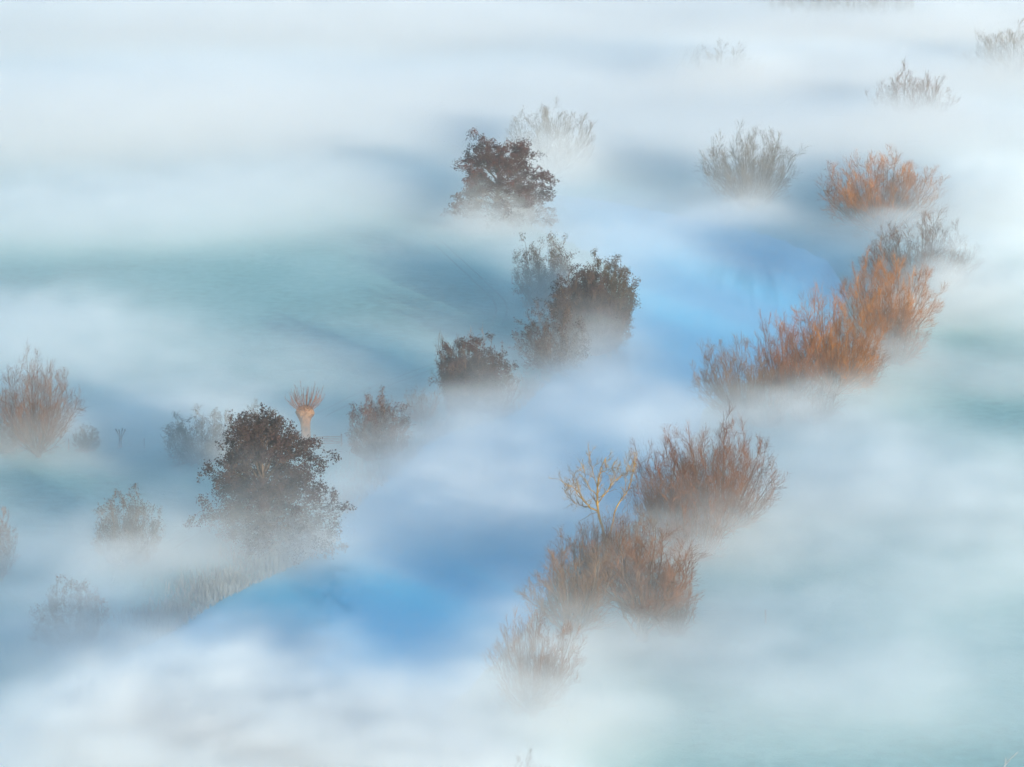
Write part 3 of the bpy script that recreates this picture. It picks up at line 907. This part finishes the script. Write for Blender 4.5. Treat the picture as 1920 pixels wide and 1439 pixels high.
# clearer air: px, py, half width, half depth, how much of the mist is gone
CLEARINGS = [(710, 1170, 14, 11, 0.92), (520, 1130, 7, 7, 0.6), (1430, 540, 12, 26, 0.8), (620, 600, 32, 45, 0.45), (40, 910, 14, 9, 0.6), (1790, 660, 9, 12, 0.7), (1860, 800, 12, 10, 0.8), (1760, 640, 10, 10, 0.4), (560, 520, 30, 25, 0.3)]

def fog_density():
    g = np.random.default_rng(77)
    ax = [np.linspace(FOG_LO[i], FOG_HI[i], FOG_N[i]) for i in range(3)]
    cell = [a[1] - a[0] for a in ax]
    X, Y = np.meshgrid(ax[0], ax[1], indexing='ij')
    Z = ax[2][None, None]
    n1 = random_field(g, FOG_N, cell, (120, 75, 22), 3.5)
    n2 = random_field(g, FOG_N, cell, (40, 26, 9), 3.3)
    n3 = random_field(g, FOG_N, cell, (11, 9, 4), 2.7)
    far = smooth01((Y - 430.0) / 170.0)[:, :, None]
    n = (0.55 * n1 + 0.42 * n2 + 0.34 * n3 * (1 - 0.8 * far)) * (1 - 0.5 * far)
    rho = (0.019 + 0.018 * far) * np.clip(1 - Z / (7.5 + 4.5 * far), 0, 1) ** 1.2 * np.clip(1.0 + 0.15 * n, 0.2, 3)
    for px, py, rx, ry, h, s, rot in BANKS:
        p = ground_at(px, py)
        c, sn = math.cos(R(rot)), math.sin(R(rot))
        u = ((X - p[0]) * c + (Y - p[1]) * sn) / rx
        v = (-(X - p[0]) * sn + (Y - p[1]) * c) / ry
        q = u * u + v * v
        near = q < 4.5
        if not near.any():
            continue
        w = np.exp(-0.95 * q[near] ** 1.35)[:, None]
        nn = 0.75 * n[near] + 0.34 * (n3 * (1 - far))[near]
        top = h * (0.35 + 0.65 * np.sqrt(w)) * (1 + 0.20 * nn)
        rho[near] += s * w * np.clip(1.0 + 0.24 * nn, 0.1, 2.2) / (1 + np.exp(np.clip((Z[0] - top) / (0.9 + 0.05 * h), -30, 30)))
    for px, py, rx, ry, amount in CLEARINGS:
        p = ground_at(px, py)
        rho *= (1 - amount * np.exp(-1.1 * (((X - p[0]) / rx) ** 2 + ((Y - p[1]) / ry) ** 2)))[:, :, None]
    edge = np.minimum(np.minimum(X - FOG_LO[0], FOG_HI[0] - X), np.minimum(Y - FOG_LO[1], FOG_HI[1] - Y))
    rho *= smooth01(edge / 18.0)[:, :, None]
    rho[:, :, -1] = 0
    return rho

def build_mist():
    rho = fog_density()
    nx, ny, nz = FOG_N
    me = bpy.data.meshes.new('mist')
    ax = [np.linspace(FOG_LO[i], FOG_HI[i], FOG_N[i]) for i in range(3)]
    G3 = np.stack(np.meshgrid(*ax, indexing='ij'), -1).reshape(-1, 3).astype(np.float32)
    me.vertices.add(len(G3))
    me.vertices.foreach_set('co', G3.ravel())
    at = me.attributes.new('thickness', 'FLOAT', 'POINT')
    at.data.foreach_set('value', rho.astype(np.float32).ravel())
    mat = fog_shader('mist', step=MIST_STEP)
    o = link_mesh('mist', me, mat)
    tag(o, 'low white mist lying in drifts and banks over meadow and river', 'mist', kind='stuff')
    ng = bpy.data.node_groups.new('mist', 'GeometryNodeTree')
    ng.interface.new_socket('Geometry', in_out='INPUT', socket_type='NodeSocketGeometry')
    ng.interface.new_socket('Geometry', in_out='OUTPUT', socket_type='NodeSocketGeometry')
    N, L = ng.nodes, ng.links
    gi, go = N.new('NodeGroupInput'), N.new('NodeGroupOutput')
    pos = N.new('GeometryNodeInputPosition')
    sep = N.new('ShaderNodeSeparateXYZ')
    L.new(pos.outputs[0], sep.inputs[0])
    ids = []
    for i in range(3):
        c = (FOG_HI[i] - FOG_LO[i]) / (FOG_N[i] - 1)
        a = math_n(N, L, 'SUBTRACT', sep.outputs[i], float(FOG_LO[i]))
        ids.append(math_n(N, L, 'ROUND', math_n(N, L, 'DIVIDE', a, float(c))))
    f2i = []
    for x in ids:
        k = N.new('FunctionNodeFloatToInt')
        L.new(x, k.inputs[0])
        f2i.append(k.outputs[0])
    def imath(op, a, b):
        k = N.new('FunctionNodeIntegerMath')
        k.operation = op
        L.new(a, k.inputs[0])
        if isinstance(b, int):
            k.inputs[1].default_value = b
        else:
            L.new(b, k.inputs[1])
        return k.outputs[0]
    idx = imath('ADD', imath('MULTIPLY', imath('ADD', imath('MULTIPLY', f2i[0], ny), f2i[1]), nz), f2i[2])
    na = N.new('GeometryNodeInputNamedAttribute')
    na.data_type = 'FLOAT'
    na.inputs['Name'].default_value = 'thickness'
    si = N.new('GeometryNodeSampleIndex')
    si.data_type = 'FLOAT'
    si.domain = 'POINT'
    si.clamp = True
    L.new(gi.outputs[0], si.inputs['Geometry'])
    L.new([x for x in na.outputs if x.enabled][0], si.inputs['Value'])
    L.new(idx, si.inputs['Index'])
    vc = N.new('GeometryNodeVolumeCube')
    L.new(si.outputs[0], vc.inputs['Density'])
    vc.inputs['Min'].default_value = tuple(FOG_LO)
    vc.inputs['Max'].default_value = tuple(FOG_HI)
    for nm, v in zip(('Resolution X', 'Resolution Y', 'Resolution Z'), FOG_N):
        vc.inputs[nm].default_value = v
    sm = N.new('GeometryNodeSetMaterial')
    sm.inputs['Material'].default_value = mat
    L.new(vc.outputs[0], sm.inputs['Geometry'])
    L.new(sm.outputs[0], go.inputs[0])
    md = o.modifiers.new('mist', 'NODES')
    md.node_group = ng
MIST_STEP = 6.0
build_mist()

# thin even air round everything
hz = link_mesh('haze', box_mesh('haze', (-6200, -1700, -3.2), (6200, 9200, 101.0)), fog_shader('haze', 0.00015))
tag(hz, 'thin morning haze filling the whole valley air', 'haze', kind='stuff')
